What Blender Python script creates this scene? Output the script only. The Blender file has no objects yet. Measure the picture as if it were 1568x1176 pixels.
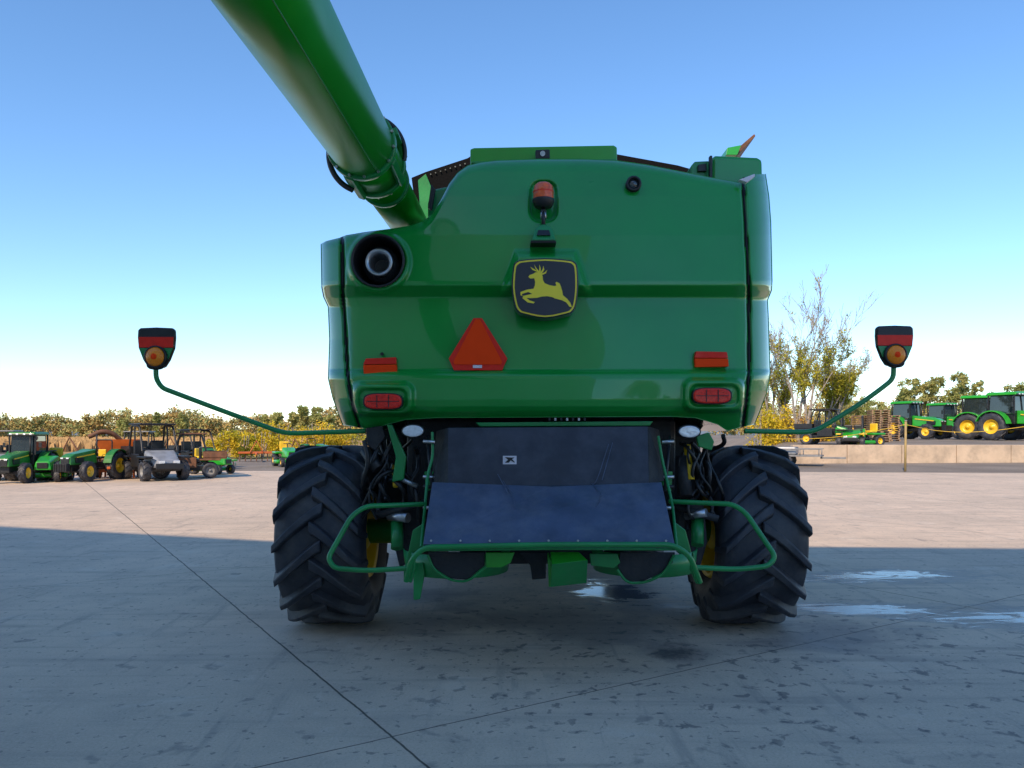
import bpy, bmesh, math, random
import numpy as np
from mathutils import Vector, Matrix, noise
random.seed(7); rng=np.random.default_rng(7)
F=1178.0; EYE=1.7
def S(u,v,d):
    """point on the survey bearing (u,v) at distance d along +Y (metres)"""
    return ((u-784)/F*d, d, EYE-(v-665)/F*d)
def lerp(a,b,t): return a+(b-a)*t
# ------------------------------------------------------------ materials
def newmat(name):
    m=bpy.data.materials.new(name); m.use_nodes=True
    nt=m.node_tree; b=nt.nodes['Principled BSDF']; return m,nt,b
def mat(name,c,rough=.5,metal=0,var=.15,nscale=6,bump=0,coat=0,bscale=40,dirt=None,spec=None,cior=1.5):
    m,nt,b=newmat(name); N=nt.nodes; L=nt.links
    tc=N.new('ShaderNodeTexCoord')
    n=N.new('ShaderNodeTexNoise'); n.inputs['Scale'].default_value=nscale; n.inputs['Detail'].default_value=4
    L.new(tc.outputs['Object'],n.inputs['Vector'])
    r=N.new('ShaderNodeValToRGB')
    r.color_ramp.elements[0].position=.3; r.color_ramp.elements[1].position=.7
    r.color_ramp.elements[0].color=(*[x*(1-var) for x in c],1); r.color_ramp.elements[1].color=(*[min(1,x*(1+var)) for x in c],1)
    L.new(n.outputs['Fac'],r.inputs['Fac'])
    out=r.outputs['Color']
    if dirt:
        n2=N.new('ShaderNodeTexNoise'); n2.inputs['Scale'].default_value=dirt[2]; n2.inputs['Detail'].default_value=7; n2.inputs['Roughness'].default_value=.7
        L.new(tc.outputs['Object'],n2.inputs['Vector'])
        r2=N.new('ShaderNodeValToRGB'); r2.color_ramp.elements[0].position=.45; r2.color_ramp.elements[1].position=.75
        r2.color_ramp.elements[0].color=(0,0,0,1); r2.color_ramp.elements[1].color=(dirt[1],)*3+(1,)
        L.new(n2.outputs['Fac'],r2.inputs['Fac'])
        mx=N.new('ShaderNodeMixRGB'); L.new(r2.outputs['Color'],mx.inputs['Fac']); L.new(out,mx.inputs['Color1']); mx.inputs['Color2'].default_value=(*dirt[0],1); out=mx.outputs['Color']
    L.new(out,b.inputs['Base Color'])
    mr=N.new('ShaderNodeMapRange'); mr.inputs['To Min'].default_value=rough*.85; mr.inputs['To Max'].default_value=min(1,rough*1.15)
    L.new(n.outputs['Fac'],mr.inputs['Value']); L.new(mr.outputs['Result'],b.inputs['Roughness'])
    b.inputs['Metallic'].default_value=metal
    if spec is not None: b.inputs['Specular IOR Level'].default_value=spec
    b.inputs['Coat Weight'].default_value=coat; b.inputs['Coat Roughness'].default_value=.03; b.inputs['Coat IOR'].default_value=cior
    if bump:
        n3=N.new('ShaderNodeTexNoise'); n3.inputs['Scale'].default_value=bscale; n3.inputs['Detail'].default_value=3
        L.new(tc.outputs['Object'],n3.inputs['Vector'])
        bp=N.new('ShaderNodeBump'); bp.inputs['Strength'].default_value=bump; bp.inputs['Distance'].default_value=.02
        L.new(n3.outputs['Fac'],bp.inputs['Height']); L.new(bp.outputs['Normal'],b.inputs['Normal'])
    return m
GREEN=mat('green_paint',(.005,.265,.036),.30,0,.06,2,0,.75,3,dirt=((.015,.27,.05),.2,5),spec=.3,cior=1.5)
GREEN2=mat('green_frame',(.008,.23,.055),.35,0,.14,5,.05,.25,dirt=((.04,.17,.07),.3,9),spec=.4)
GREENT=mat('green_tube_paint',(.010,.29,.018),.32,0,.06,3,0,.0,3,dirt=((.02,.31,.03),.2,3),spec=.14)
GREENB=mat('green_bright',(.020,.32,.02),.3,0,.08,3,0,.3)
BLACK=mat('black_plastic',(.012,.012,.014),.45,0,.3,8,.1)
DARK=mat('dark_machinery',(.014,.016,.020),.65,0,.5,6,.3,dirt=((.06,.055,.05),.35,7))
MESHB=mat('black_screen',(.005,.005,.006),.8,0,.3,30,.3,spec=.1)
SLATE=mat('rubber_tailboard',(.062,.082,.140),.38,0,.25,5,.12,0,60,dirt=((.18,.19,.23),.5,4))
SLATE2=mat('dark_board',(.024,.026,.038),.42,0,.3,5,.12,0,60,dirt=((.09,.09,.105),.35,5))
TIRE=mat('tire_rubber',(.026,.029,.040),.55,0,.3,5,.15,0,30,dirt=((.12,.11,.10),.55,4))
YEL=mat('yellow_paint',(.80,.50,.02),.4,0,.1,5,0,.3)
LOGOY=mat('logo_yellow',(.95,.74,.04),.4,0,.03,5)
LOGOB=mat('logo_black',(.012,.014,.030),.3,0,.1,5,0,.4)
RED=mat('red_reflector',(.80,.025,.012),.45,0,.08,20,0,.1,spec=.2)
ORED=mat('fluorescent_orange',(1.0,.060,.006),.6,0,.04,10,spec=.1)
LENSR=mat('red_lens',(.85,.022,.012),.22,0,.30,90,.25,.2,120,spec=.3)
AMBER=mat('amber_lens',(1.0,.26,.01),.22,0,.1,30,.2,.3,100,spec=.3)
BEAC=mat('beacon_lens',(.90,.11,.015),.16,0,.25,30,.2,.5,100,spec=.4)
STEEL=mat('steel',(.45,.46,.48),.3,.9,.2,20)
CHROME=mat('lamp_glass',(.75,.77,.80),.15,.3,.15,40,.2)
GLASS=mat('dark_glass',(.02,.03,.035),.05,0,.2,3,0,1)
LABEL=mat('label_white',(.7,.65,.7),.5,0,.1,5)
ORANGE=mat('orange_paint',(.50,.11,.02),.45,0,.2,3)
SILVER=mat('silver_paint',(.28,.30,.33),.35,.2,.2,4)
WHITE=mat('white_paint',(.7,.7,.68),.45,0,.1,3)
RUSTY=mat('rusty_steel',(.16,.07,.035),.7,.1,.4,5,.3)
WOOD=mat('pallet_wood',(.30,.19,.11),.8,0,.35,3,.2)
BARK=mat('bark',(.30,.26,.22),.9,0,.3,6,.4)
GREY=mat('grey_paint',(.2,.2,.2),.5,0,.2,4)
# ------------------------------------------------------------ helpers
COL=bpy.context.scene.collection
def empty(name,loc=(0,0,0),rz=0,sc=1):
    e=bpy.data.objects.new(name,None); e.location=loc; e.rotation_euler=(0,0,rz); e.scale=(sc,)*3; e.empty_display_size=.2
    COL.objects.link(e); return e
def link(ob,parent):
    COL.objects.link(ob)
    if parent is not None:
        ob.parent=parent
        if parent.get('world_children'): ob.matrix_parent_inverse=Matrix.Translation(-Vector(parent.location))
    return ob
def meshob(name,V,Fc,mats,parent=None,smooth=False,bevel=0,midx=None,seg=2):
    me=bpy.data.meshes.new(name); me.from_pydata([tuple(v) for v in V],[],[tuple(f) for f in Fc]); 
    if not isinstance(mats,(list,tuple)): mats=[mats]
    for m in mats: me.materials.append(m)
    if midx is not None: me.polygons.foreach_set('material_index',list(midx))
    if len(Fc)<4000:
        bm=bmesh.new(); bm.from_mesh(me); bmesh.ops.recalc_face_normals(bm,faces=bm.faces); bm.to_mesh(me); bm.free()
    if smooth: me.polygons.foreach_set('use_smooth',[True]*len(me.polygons))
    me.update(); ob=bpy.data.objects.new(name,me); link(ob,parent)
    if bevel:
        md=ob.modifiers.new('bevel','BEVEL'); md.width=bevel; md.segments=seg; md.limit_method='ANGLE'; md.angle_limit=math.radians(35)
    return ob
def box(name,c,s,m,p=None,bevel=.01,rot=(0,0,0),tap=(1,1)):
    V=[]; R=Matrix.Rotation(rot[2],3,'Z')@Matrix.Rotation(rot[1],3,'Y')@Matrix.Rotation(rot[0],3,'X')
    for z in(-.5,.5):
        k=tap if z>0 else (1,1)
        for x,y in((-.5,-.5),(.5,-.5),(.5,.5),(-.5,.5)):
            V.append(Vector(c)+R@Vector((x*s[0]*k[0],y*s[1]*k[1],z*s[2])))
    return meshob(name,V,[(0,1,2,3),(4,5,6,7),(0,1,5,4),(1,2,6,5),(2,3,7,6),(3,0,4,7)],m,p,False,bevel)
def cyl(name,p0,p1,r,m,p=None,n=24,r2=None,bevel=0):
    p0=Vector(p0);p1=Vector(p1);d=(p1-p0).normalized(); a=d.orthogonal().normalized(); b=d.cross(a); r2=r if r2 is None else r2
    V=[];Fc=[]
    for i in range(n):
        t=2*math.pi*i/n; V.append(p0+(a*math.cos(t)+b*math.sin(t))*r)
    for i in range(n):
        t=2*math.pi*i/n; V.append(p1+(a*math.cos(t)+b*math.sin(t))*r2)
    for i in range(n): Fc.append((i,(i+1)%n,n+(i+1)%n,n+i))
    Fc.append(tuple(range(n))); Fc.append(tuple(range(n,2*n)))
    ob=meshob(name,V,Fc,m,p,False,bevel)
    for f in ob.data.polygons:
        if len(f.vertices)==4: f.use_smooth=True
    return ob
def tube(name,pts,r,m,p=None,smooth=True,res=6):
    cu=bpy.data.curves.new(name,'CURVE'); cu.dimensions='3D'; cu.bevel_depth=r; cu.bevel_resolution=4; cu.resolution_u=res; cu.use_fill_caps=True
    sp=cu.splines.new('BEZIER'if smooth else'POLY')
    if smooth:
        sp.bezier_points.add(len(pts)-1)
        for i,q in enumerate(pts):
            bp=sp.bezier_points[i]; bp.co=q; bp.handle_left_type=bp.handle_right_type='AUTO'
    else:
        sp.points.add(len(pts)-1)
        for i,q in enumerate(pts): sp.points[i].co=(*q,1)
    cu.materials.append(m); ob=bpy.data.objects.new(name,cu); return link(ob,p)
def fillet(pts,r,n=5):
    out=[Vector(pts[0])]
    for i in range(1,len(pts)-1):
        a,b,c=Vector(pts[i-1]),Vector(pts[i]),Vector(pts[i+1])
        d1=(a-b);d2=(c-b);k=min(r,d1.length*.45,d2.length*.45)
        s=b+d1.normalized()*k;e=b+d2.normalized()*k
        for j in range(n+1):
            t=j/n; out.append((1-t)**2*s+2*t*(1-t)*b+t*t*e)
    out.append(Vector(pts[-1])); return out
def plate(name,pts,m,p=None,th=(0,.02,0),bevel=.003,smooth=False):
    n=len(pts); th=Vector(th)
    V=[Vector(q) for q in pts]+[Vector(q)+th for q in pts]
    Fc=[tuple(range(n)),tuple(range(2*n-1,n-1,-1))]+[(i,(i+1)%n,n+(i+1)%n,n+i) for i in range(n)]
    return meshob(name,V,Fc,m,p,smooth,bevel)
def lathe(name,prof,c,m,p=None,n=48,axis='X'):
    V=[];Fc=[];k=len(prof)
    for i in range(n):
        t=2*math.pi*i/n
        for r,a in prof:
            if axis=='X': V.append((c[0]+a,c[1]+r*math.cos(t),c[2]+r*math.sin(t)))
            elif axis=='Y': V.append((c[0]+r*math.cos(t),c[1]+a,c[2]+r*math.sin(t)))
            else: V.append((c[0]+r*math.cos(t),c[1]+r*math.sin(t),c[2]+a))
    for i in range(n):
        for j in range(k-1): Fc.append((i*k+j,((i+1)%n)*k+j,((i+1)%n)*k+j+1,i*k+j+1))
    return meshob(name,V,Fc,m,p,True)
# ------------------------------------------------------------ sky, sun, camera
PHI=25
EL=math.radians(38); AZ=math.radians(180+PHI)
sd=Vector((math.sin(AZ)*math.cos(EL),math.cos(AZ)*math.cos(EL),math.sin(EL)))
w=bpy.data.worlds.new('World'); bpy.context.scene.world=w; w.use_nodes=True
nt=w.node_tree; bg=nt.nodes['Background']; sk=nt.nodes.new('ShaderNodeTexSky'); sk.sky_type='NISHITA'; sk.sun_disc=False
sk.sun_elevation=EL; sk.sun_rotation=AZ; sk.altitude=300; sk.air_density=1.0; sk.dust_density=.2; sk.ozone_density=3.5
hs=nt.nodes.new('ShaderNodeHueSaturation'); hs.inputs['Saturation'].default_value=1.12; hs.inputs['Value'].default_value=1.60
nt.links.new(sk.outputs[0],hs.inputs['Color']); nt.links.new(hs.outputs[0],bg.inputs[0]); bg.inputs[1].default_value=.15
sl=bpy.data.lights.new('sun','SUN'); sl.energy=5.0; sl.angle=math.radians(.5); sl.color=(1,.79,.56)
so=bpy.data.objects.new('sun',sl); so.rotation_euler=(-sd).to_track_quat('-Z','Y').to_euler(); so.location=(-20,-30,30); COL.objects.link(so)
cd=bpy.data.cameras.new('camera'); cam=bpy.data.objects.new('camera',cd); COL.objects.link(cam); bpy.context.scene.camera=cam
cam.location=(0,0,EYE); cam.rotation_euler=(math.pi/2,0,0); cd.sensor_width=36; cd.lens=F/1568*36; cd.shift_y=77/1568; cd.clip_end=6000; cd.clip_start=.05
sc=bpy.context.scene; sc.view_settings.view_transform='Standard'; sc.view_settings.look='None'; sc.view_settings.exposure=0
# ------------------------------------------------------------ ground
def ground_mat():
    m,nt,b=newmat('concrete'); N=nt.nodes; L=nt.links
    def M(op,a,b2=None,c=None):
        n=N.new('ShaderNodeMath'); n.operation=op
        for i,x in enumerate((a,b2,c)):
            if x is None: continue
            if isinstance(x,(int,float)): n.inputs[i].default_value=x
            else: L.new(x,n.inputs[i])
        return n.outputs[0]
    g=N.new('ShaderNodeNewGeometry'); sep=N.new('ShaderNodeSeparateXYZ'); L.new(g.outputs['Position'],sep.inputs[0])
    X,Y=sep.outputs[0],sep.outputs[1]
    def nz(scale,det=5,rough=.6,dist=0,vec=None):
        n=N.new('ShaderNodeTexNoise'); n.inputs['Scale'].default_value=scale; n.inputs['Detail'].default_value=det; n.inputs['Roughness'].default_value=rough; n.inputs['Distortion'].default_value=dist
        L.new(vec or g.outputs['Position'],n.inputs['Vector']); return n.outputs['Fac']
    def ramp(x,a,bb):
        r=N.new('ShaderNodeMapRange'); r.interpolation_type='SMOOTHSTEP'; r.inputs['From Min'].default_value=a; r.inputs['From Max'].default_value=bb; L.new(x,r.inputs['Value']); return r.outputs[0]
    def mix(f,a,c):
        n=N.new('ShaderNodeMixRGB')
        if isinstance(f,(int,float)): n.inputs[0].default_value=f
        else: L.new(f,n.inputs[0])
        for i,x in ((1,a),(2,c)):
            if isinstance(x,tuple): n.inputs[i].default_value=(*x,1)
            else: L.new(x,n.inputs[i])
        return n.outputs[0]
    ox,oy=-.676,4.325; dx,dy=M('SUBTRACT',X,ox),M('SUBTRACT',Y,oy)
    U=M('ADD',M('MULTIPLY',dx,.846),M('MULTIPLY',dy,.533)); Vv=M('ADD',M('MULTIPLY',dx,.533),M('MULTIPLY',dy,-.846))
    wob=M('MULTIPLY',M('SUBTRACT',nz(3,4),.5),.03)
    def line(c,per,wd):
        q=M('ADD',M('DIVIDE',M('ADD',c,wob),per),.5); fr=M('FRACT',q); dd=M('MULTIPLY',M('ABSOLUTE',M('SUBTRACT',fr,.5)),per); return M('SUBTRACT',1,ramp(dd,wd*.4,wd))
    joint=M('MAXIMUM',line(U,6.1,.010),line(Vv,6.1,.007))
    big=nz(.35,4,.6); mid=nz(2.2,7,.65); fine=nz(60,3,.7); streak=nz(.9,5,.6,.6)
    c=mix(ramp(big,.35,.68),(.53,.415,.305),(.67,.515,.375))
    c=mix(M('MULTIPLY',ramp(mid,.42,.75),.45),c,(.34,.28,.225))
    c=mix(M('MULTIPLY',ramp(fine,.35,.75),.35),c,(.80,.65,.50))
    c=mix(M('MULTIPLY',ramp(nz(120,2,.6),.56,.70),.55),c,(.18,.155,.13))
    c=mix(M('MULTIPLY',ramp(nz(14,3,.5),.63,.68),.60),c,(.15,.135,.12))
    c=mix(M('MULTIPLY',ramp(nz(3.1,4,.55,.3),.63,.70),.5),c,(.18,.16,.145))
    c=mix(M('MULTIPLY',ramp(nz(1.3,5,.65,.5),.56,.72),.5),c,(.70,.59,.47))
    mp=N.new('ShaderNodeMapping'); mp.inputs['Scale'].default_value=(.35,5,1); mp.inputs['Rotation'].default_value=(0,0,.12); L.new(g.outputs['Position'],mp.inputs['Vector'])
    c=mix(M('MULTIPLY',ramp(nz(1,4,.6,.4,mp.outputs[0]),.50,.72),.45),c,(.30,.245,.20))
    mp3=N.new('ShaderNodeMapping'); mp3.inputs['Scale'].default_value=(4,.5,1); mp3.inputs['Rotation'].default_value=(0,0,-.5); L.new(g.outputs['Position'],mp3.inputs['Vector'])
    c=mix(M('MULTIPLY',ramp(nz(1.3,5,.65,.5,mp3.outputs[0]),.55,.70),.40),c,(.25,.215,.185))
    def ell(cx,cy,rx,ry,rot=0):
        cs,sn=math.cos(rot),math.sin(rot); a=M('SUBTRACT',X,cx); d=M('SUBTRACT',Y,cy)
        p=M('DIVIDE',M('ADD',M('MULTIPLY',a,cs),M('MULTIPLY',d,sn)),rx); q=M('DIVIDE',M('SUBTRACT',M('MULTIPLY',d,cs),M('MULTIPLY',a,sn)),ry)
        return M('SUBTRACT',1,M('SQRT',M('ADD',M('MULTIPLY',p,p),M('MULTIPLY',q,q))))
    mp2=N.new('ShaderNodeMapping'); mp2.inputs['Scale'].default_value=(1.1,3.0,1); mp2.inputs['Rotation'].default_value=(0,0,.3); L.new(g.outputs['Position'],mp2.inputs['Vector'])
    pn=M('MULTIPLY',M('SUBTRACT',nz(1.6,7,.68,1.0,mp2.outputs[0]),.5),3.8)
    pud=None
    for e in ((4.3,9.2,1.1,.35,.1),(3.5,7.45,1.0,.30,-.15),(5.4,7.05,1.4,.42,0),(1.1,8.3,.45,.7,.2)):
        v=ell(*e); pud=v if pud is None else M('MAXIMUM',pud,v)
    wet=ramp(M('ADD',pud,pn),-.65,.25)
    water=ramp(M('ADD',pud,pn),.18,.42)
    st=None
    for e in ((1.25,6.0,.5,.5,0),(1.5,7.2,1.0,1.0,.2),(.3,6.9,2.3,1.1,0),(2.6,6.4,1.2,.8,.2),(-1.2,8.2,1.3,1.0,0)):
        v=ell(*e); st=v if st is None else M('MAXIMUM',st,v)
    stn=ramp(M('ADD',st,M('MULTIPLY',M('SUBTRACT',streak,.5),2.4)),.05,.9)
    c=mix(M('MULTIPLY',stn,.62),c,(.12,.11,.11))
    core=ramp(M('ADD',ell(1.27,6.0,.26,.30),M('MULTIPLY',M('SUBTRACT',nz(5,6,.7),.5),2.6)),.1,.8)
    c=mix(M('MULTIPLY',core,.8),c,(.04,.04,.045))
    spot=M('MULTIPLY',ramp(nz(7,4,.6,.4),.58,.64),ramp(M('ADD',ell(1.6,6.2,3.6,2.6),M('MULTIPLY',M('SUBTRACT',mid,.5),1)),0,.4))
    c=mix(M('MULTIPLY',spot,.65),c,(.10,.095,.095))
    c=mix(M('MULTIPLY',wet,.55),c,(.17,.16,.155))
    c=mix(water,c,(.12,.13,.145))
    c=mix(M('MULTIPLY',joint,.88),c,(.04,.035,.03))
    L.new(c,b.inputs['Base Color'])
    L.new(M('SUBTRACT',.40,M('MULTIPLY',water,.15)),b.inputs['Specular IOR Level'])
    ro=M('SUBTRACT',.85,M('MULTIPLY',wet,.3)); ro=M('SUBTRACT',ro,M('MULTIPLY',stn,.15))
    ro=M('MULTIPLY',ro,M('SUBTRACT',1,M('MULTIPLY',water,.70))); L.new(ro,b.inputs['Roughness'])
    h=M('MULTIPLY',M('ADD',M('MULTIPLY',fine,.5),M('MULTIPLY',mid,.5)),M('SUBTRACT',1,M('MULTIPLY',water,.9)))
    bp=N.new('ShaderNodeBump'); bp.inputs['Strength'].default_value=.45; bp.inputs['Distance'].default_value=.012; L.new(M('SUBTRACT',h,joint),bp.inputs['Height']); L.new(bp.outputs[0],b.inputs['Normal'])
    return m
def land_mat(name,c1,c2,c3,s1=.05,s2=2,bump=.4):
    m,nt,b=newmat(name); N=nt.nodes;L=nt.links; g=N.new('ShaderNodeNewGeometry')
    n1=N.new('ShaderNodeTexNoise'); n1.inputs['Scale'].default_value=s1; n1.inputs['Detail'].default_value=6; L.new(g.outputs['Position'],n1.inputs['Vector'])
    n2=N.new('ShaderNodeTexNoise'); n2.inputs['Scale'].default_value=s2; n2.inputs['Detail'].default_value=6; n2.inputs['Roughness'].default_value=.75; L.new(g.outputs['Position'],n2.inputs['Vector'])
    r=N.new('ShaderNodeValToRGB'); r.color_ramp.elements[0].position=.38; r.color_ramp.elements[1].position=.62
    r.color_ramp.elements[0].color=(*c1,1); r.color_ramp.elements[1].color=(*c2,1); L.new(n1.outputs['Fac'],r.inputs[0])
    r2=N.new('ShaderNodeValToRGB'); r2.color_ramp.elements[0].position=.45; r2.color_ramp.elements[1].position=.7; r2.color_ramp.elements[0].color=(0,0,0,1); r2.color_ramp.elements[1].color=(.8,.8,.8,1); L.new(n2.outputs['Fac'],r2.inputs[0])
    mx=N.new('ShaderNodeMixRGB'); L.new(r2.outputs[0],mx.inputs[0]); L.new(r.outputs[0],mx.inputs[1]); mx.inputs[2].default_value=(*c3,1)
    L.new(mx.outputs[0],b.inputs['Base Color']); b.inputs['Roughness'].default_value=.95; b.inputs['Specular IOR Level'].default_value=.1
    bp=N.new('ShaderNodeBump'); bp.inputs['Strength'].default_value=bump; bp.inputs['Distance'].default_value=.05; L.new(n2.outputs['Fac'],bp.inputs['Height']); L.new(bp.outputs[0],b.inputs['Normal'])
    return m
GRAVEL=land_mat('gravel',(.22,.19,.16),(.29,.25,.21),(.12,.11,.10),.3,14,.6)
def sheet(name,pts,z,m,p=None):
    return meshob(name,[(x,y,z) for x,y in pts],[tuple(range(len(pts)))],m,p)
sheet('ground',[(-3000,-3000),(3000,-3000),(3000,5000),(-3000,5000)],-.012,land_mat('grass_land',(.15,.13,.045),(.20,.16,.06),(.09,.09,.03)))
sheet('gravel_lot',[(-120,-40),(90,-40),(90,120),(14,120),(6,56),(-20,52),(-120,50)],-.004,GRAVEL)
sheet('concrete_apron',[(-80,-40),(60,-40),(60,30),(30,33),(14.6,34.5),(0,36.5),(-14,35.5),(-80,34)],0,ground_mat())
sheet('crop_field',[(-600,62),(-30,58),(6,66),(20,240),(-600,240)],-.004,land_mat('dry_corn',(.40,.25,.11),(.46,.30,.14),(.24,.15,.07),.03,3,.8))
def blades(name,x0,x1,y0,y1,n,h,m):
    V=[];Fc=[]
    for i in range(n):
        y=lerp(y0,y1,random.random()**1.3); x=lerp(x0,x1,random.random())*(y/y0); hh=h*random.uniform(.7,1.15); a=random.uniform(0,3.14); ww=.25*random.uniform(.6,1.4)
        dx,dy=math.cos(a)*ww,math.sin(a)*ww; k=len(V)
        V+=[(x-dx,y-dy,0),(x+dx,y+dy,0),(x+dx*.4+random.uniform(-.2,.2),y,hh),(x-dx*.7,y,hh*.8)]; Fc.append((k,k+1,k+2,k+3))
    return meshob(name,V,Fc,m)
CORN=mat('corn_blades',(.42,.26,.11),.9,0,.4,.3)
blades('corn_rows',-75,-17,75,230,12000,1.1,CORN)
# ------------------------------------------------------------ shop building (behind the photographer, throws the shade)
def siding():
    m,nt,b=newmat('metal_siding'); N=nt.nodes;L=nt.links; g=N.new('ShaderNodeNewGeometry'); s=N.new('ShaderNodeSeparateXYZ'); L.new(g.outputs['Position'],s.inputs[0])
    a=N.new('ShaderNodeMath'); a.operation='ADD'; L.new(s.outputs[0],a.inputs[0]); L.new(s.outputs[1],a.inputs[1])
    k=N.new('ShaderNodeMath'); k.operation='MULTIPLY'; L.new(a.outputs[0],k.inputs[0]); k.inputs[1].default_value=20
    sn=N.new('ShaderNodeMath'); sn.operation='SINE'; L.new(k.outputs[0],sn.inputs[0])
    bp=N.new('ShaderNodeBump'); bp.inputs['Distance'].default_value=.02; L.new(sn.outputs[0],bp.inputs['Height']); L.new(bp.outputs[0],b.inputs['Normal'])
    b.inputs['Base Color'].default_value=(.80,.78,.72,1); b.inputs['Roughness'].default_value=.5; return m
SID=siding()
bld=empty('machinery_shop_building',(0,-2.5,0)); bld['world_children']=1
KH=math.tan(EL)/math.cos(math.radians(PHI)); TX=math.tan(math.radians(PHI))
prof=[(2.1,13.8*KH)]
for sx,sy in((7.4,11.3),(-3.6,12.0),(-9.3,14.0)): prof.append((sx-TX*(sy+2.5),(sy+2.5)*KH))
prof+=[(-23,(16.6+1.6)*KH),(-29,15.0*KH)]
prof=[prof[0]]+[q for q in prof[1:] if q[0]<2.0]
plate('walls',[(2.1,-2.5,0)]+[(x,-2.5,z) for x,z in prof]+[(-29,-2.5,0)],SID,bld,(0,-24,0),0)
plate('roof',[(x,-2.49,z+.004) for x,z in prof]+[(x,-2.49,z+.12) for x,z in reversed(prof)],GREY,bld,(0,-24.1,0),0)
box('overhead_door',(-6,-2.46,2.6),(5,.06,5.2),WHITE,bld); box('overhead_door_trim',(-6,-2.47,5.3),(5.4,.08,.2),GREENB,bld)
box('overhead_door_b',(-14,-2.46,2.6),(5,.06,5.2),WHITE,bld); box('walk_door',(-1.2,-2.46,1.05),(.95,.06,2.1),GREY,bld)
# ------------------------------------------------------------ COMBINE
C=empty('combine_harvester',(.25,7,0)); C['world_children']=1
def interp(x,P): return float(np.interp(x,[p[0] for p in P],[p[1] for p in P]))
TOP=[(488,376),(500,369),(520,364),(530,360),(560,355),(600,350),(630,345),(648,339),(662,328),(676,306),(690,281),(704,264),(720,253),(740,248),(765,245),(830,243),(900,243),(950,245),(1000,252),(1050,262),(1100,272),(1130,277),(1139,279),(1146,272),(1160,267),(1190,266)]
LEFT=[(360,492),(375,491),(440,492),(455,495),(470,502),(520,504),(580,502),(610,509),(640,520),(660,528)]
RIGHT=[(243,1171),(268,1173),(300,1178),(340,1181),(430,1183),(445,1182),(460,1176),(480,1177),(570,1180),(600,1175),(630,1164),(660,1152)]
BOT=[(488,650),(520,655),(545,660),(560,652),(600,643),(650,640),(1040,638),(1080,640),(1120,650),(1140,660),(1160,655),(1190,648)]
PROF=[(240,6.42),(262,6.34),(300,6.255),(360,6.15),(430,6.075),(437,6.075),(455,6.185),(470,6.175),(560,6.10),(566,6.095),(569,6.06),(574,6.03),(580,6.02),(612,6.01),(622,6.02),(630,6.05),(640,6.12),(662,6.25)]
GL=[(340,524),(450,525),(500,529),(580,533),(620,540),(662,553)]
GR=[(260,1136),(300,1139),(430,1146),(570,1147),(610,1143),(662,1136)]
def sst(x,a,b):
    t=min(1,max(0,(x-a)/(b-a))); return t*t*(3-2*t)
def rr(u,v,cu,cv,hu,hv,r):
    qx=abs(u-cu)-hu+r; qy=abs(v-cv)-hv+r
    return math.hypot(max(qx,0),max(qy,0))+min(max(qx,qy),0)-r
def dep(u,v,l,r,t):
    y=interp(v,PROF)+.13*((u-836)/345)**2
    Rr=54
    e=min(u-l,r-u)
    if e<Rr: y+=.42*(1-math.sqrt(max(0,1-(1-max(e,0)/Rr)**2)))
    tt=v-t
    if tt<14: y+=.10*(1-math.sqrt(max(0,1-(1-max(tt,0)/14)**2)))
    if 366<v<460:
        hw=46+(v-380)*.36
        d=max(abs(u-836)-hw,383-v); y-=.085*(1-sst(d,-11,2))*(1-sst(v,438,455))
    q=math.hypot(u-580,v-401); y-=.04*(1-sst(abs(q-44),1,7)) 
    d=rr(u,v,832,308,21,31,16); y+=.06*(1-sst(d,-4,2))
    for cu,cv in((586,611),(1094,605)):
        d=rr(u,v,cu,cv,49,27,16); y-=.07*(1-sst(d,-7,2))
        d=rr(u,v,cu,cv+1,37,17,12); y+=.03*(1-sst(d,-3,2))
    for G in(GL,GR):
        g=abs(u-interp(v,G))
        if g<4: y+=.05*(1-sst(g,2,4))
    y+=.016*noise.noise(Vector((u*.008,v*.010,0)))
    return y
nu,n1,n2=346,105,125
V=[];Fc=[];mi=[];NR=n1+n2
uv=[]
for j in range(NR+1):
    for i in range(nu+1):
        s=i/nu; u0=492+s*691; t=interp(u0,TOP); b=interp(u0,BOT)
        v=lerp(t,432,j/n1) if j<=n1 else lerp(432,b,(j-n1)/n2)
        l=interp(v,LEFT); r=interp(v,RIGHT); u=l+s*(r-l)
        uv.append((u,v)); V.append(S(u,v,dep(u,v,l,r,t)))
W1=nu+1
for j in range(NR):
    for i in range(nu):
        a=j*W1+i; cu=(uv[a][0]+uv[a+W1+1][0])/2; cv=(uv[a][1]+uv[a+W1+1][1])/2
        if math.hypot(cu-580,cv-401)<39: continue
        Fc.append((a,a+W1,a+W1+1,a+1))
        mi.append(1 if (abs(cu-interp(cv,GL))<2.3 or abs(cu-interp(cv,GR))<2.3) else 0)  # panel gap faces coloured black to stand for shade inside the groove
def wrap(idx,flip):
    k=len(V)
    for a in idx: x,y,z=V[a]; V.append((x*1.0,10.9,z))
    for q in range(len(idx)-1):
        f=(idx[q],idx[q+1],k+q+1,k+q); Fc.append(f if flip else f[::-1]); mi.append(0)
wrap([j*W1 for j in range(NR+1)],True); wrap([j*W1+nu for j in range(NR+1)],False); wrap([i for i in range(W1)],False)
wrap([NR*W1+i for i in range(W1)],True)
sh=meshob('rear_shell',V,Fc,[GREEN,BLACK],C,True,midx=mi)
ec=S(580,401,6.16); k=6.16/F
lathe('exhaust_port',[(41*k,-.05),(39*k,-.06),(37*k,-.04),(36*k,.02),(34*k,.35),(0,.36)],ec,BLACK,C,48,'Y')
lathe('exhaust_pipe',[(21*k,.25),(21.5*k,.02),(20.5*k,0),(16*k,.01),(13*k,.06),(12*k,.22)],ec,STEEL,C,40,'Y')
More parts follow.
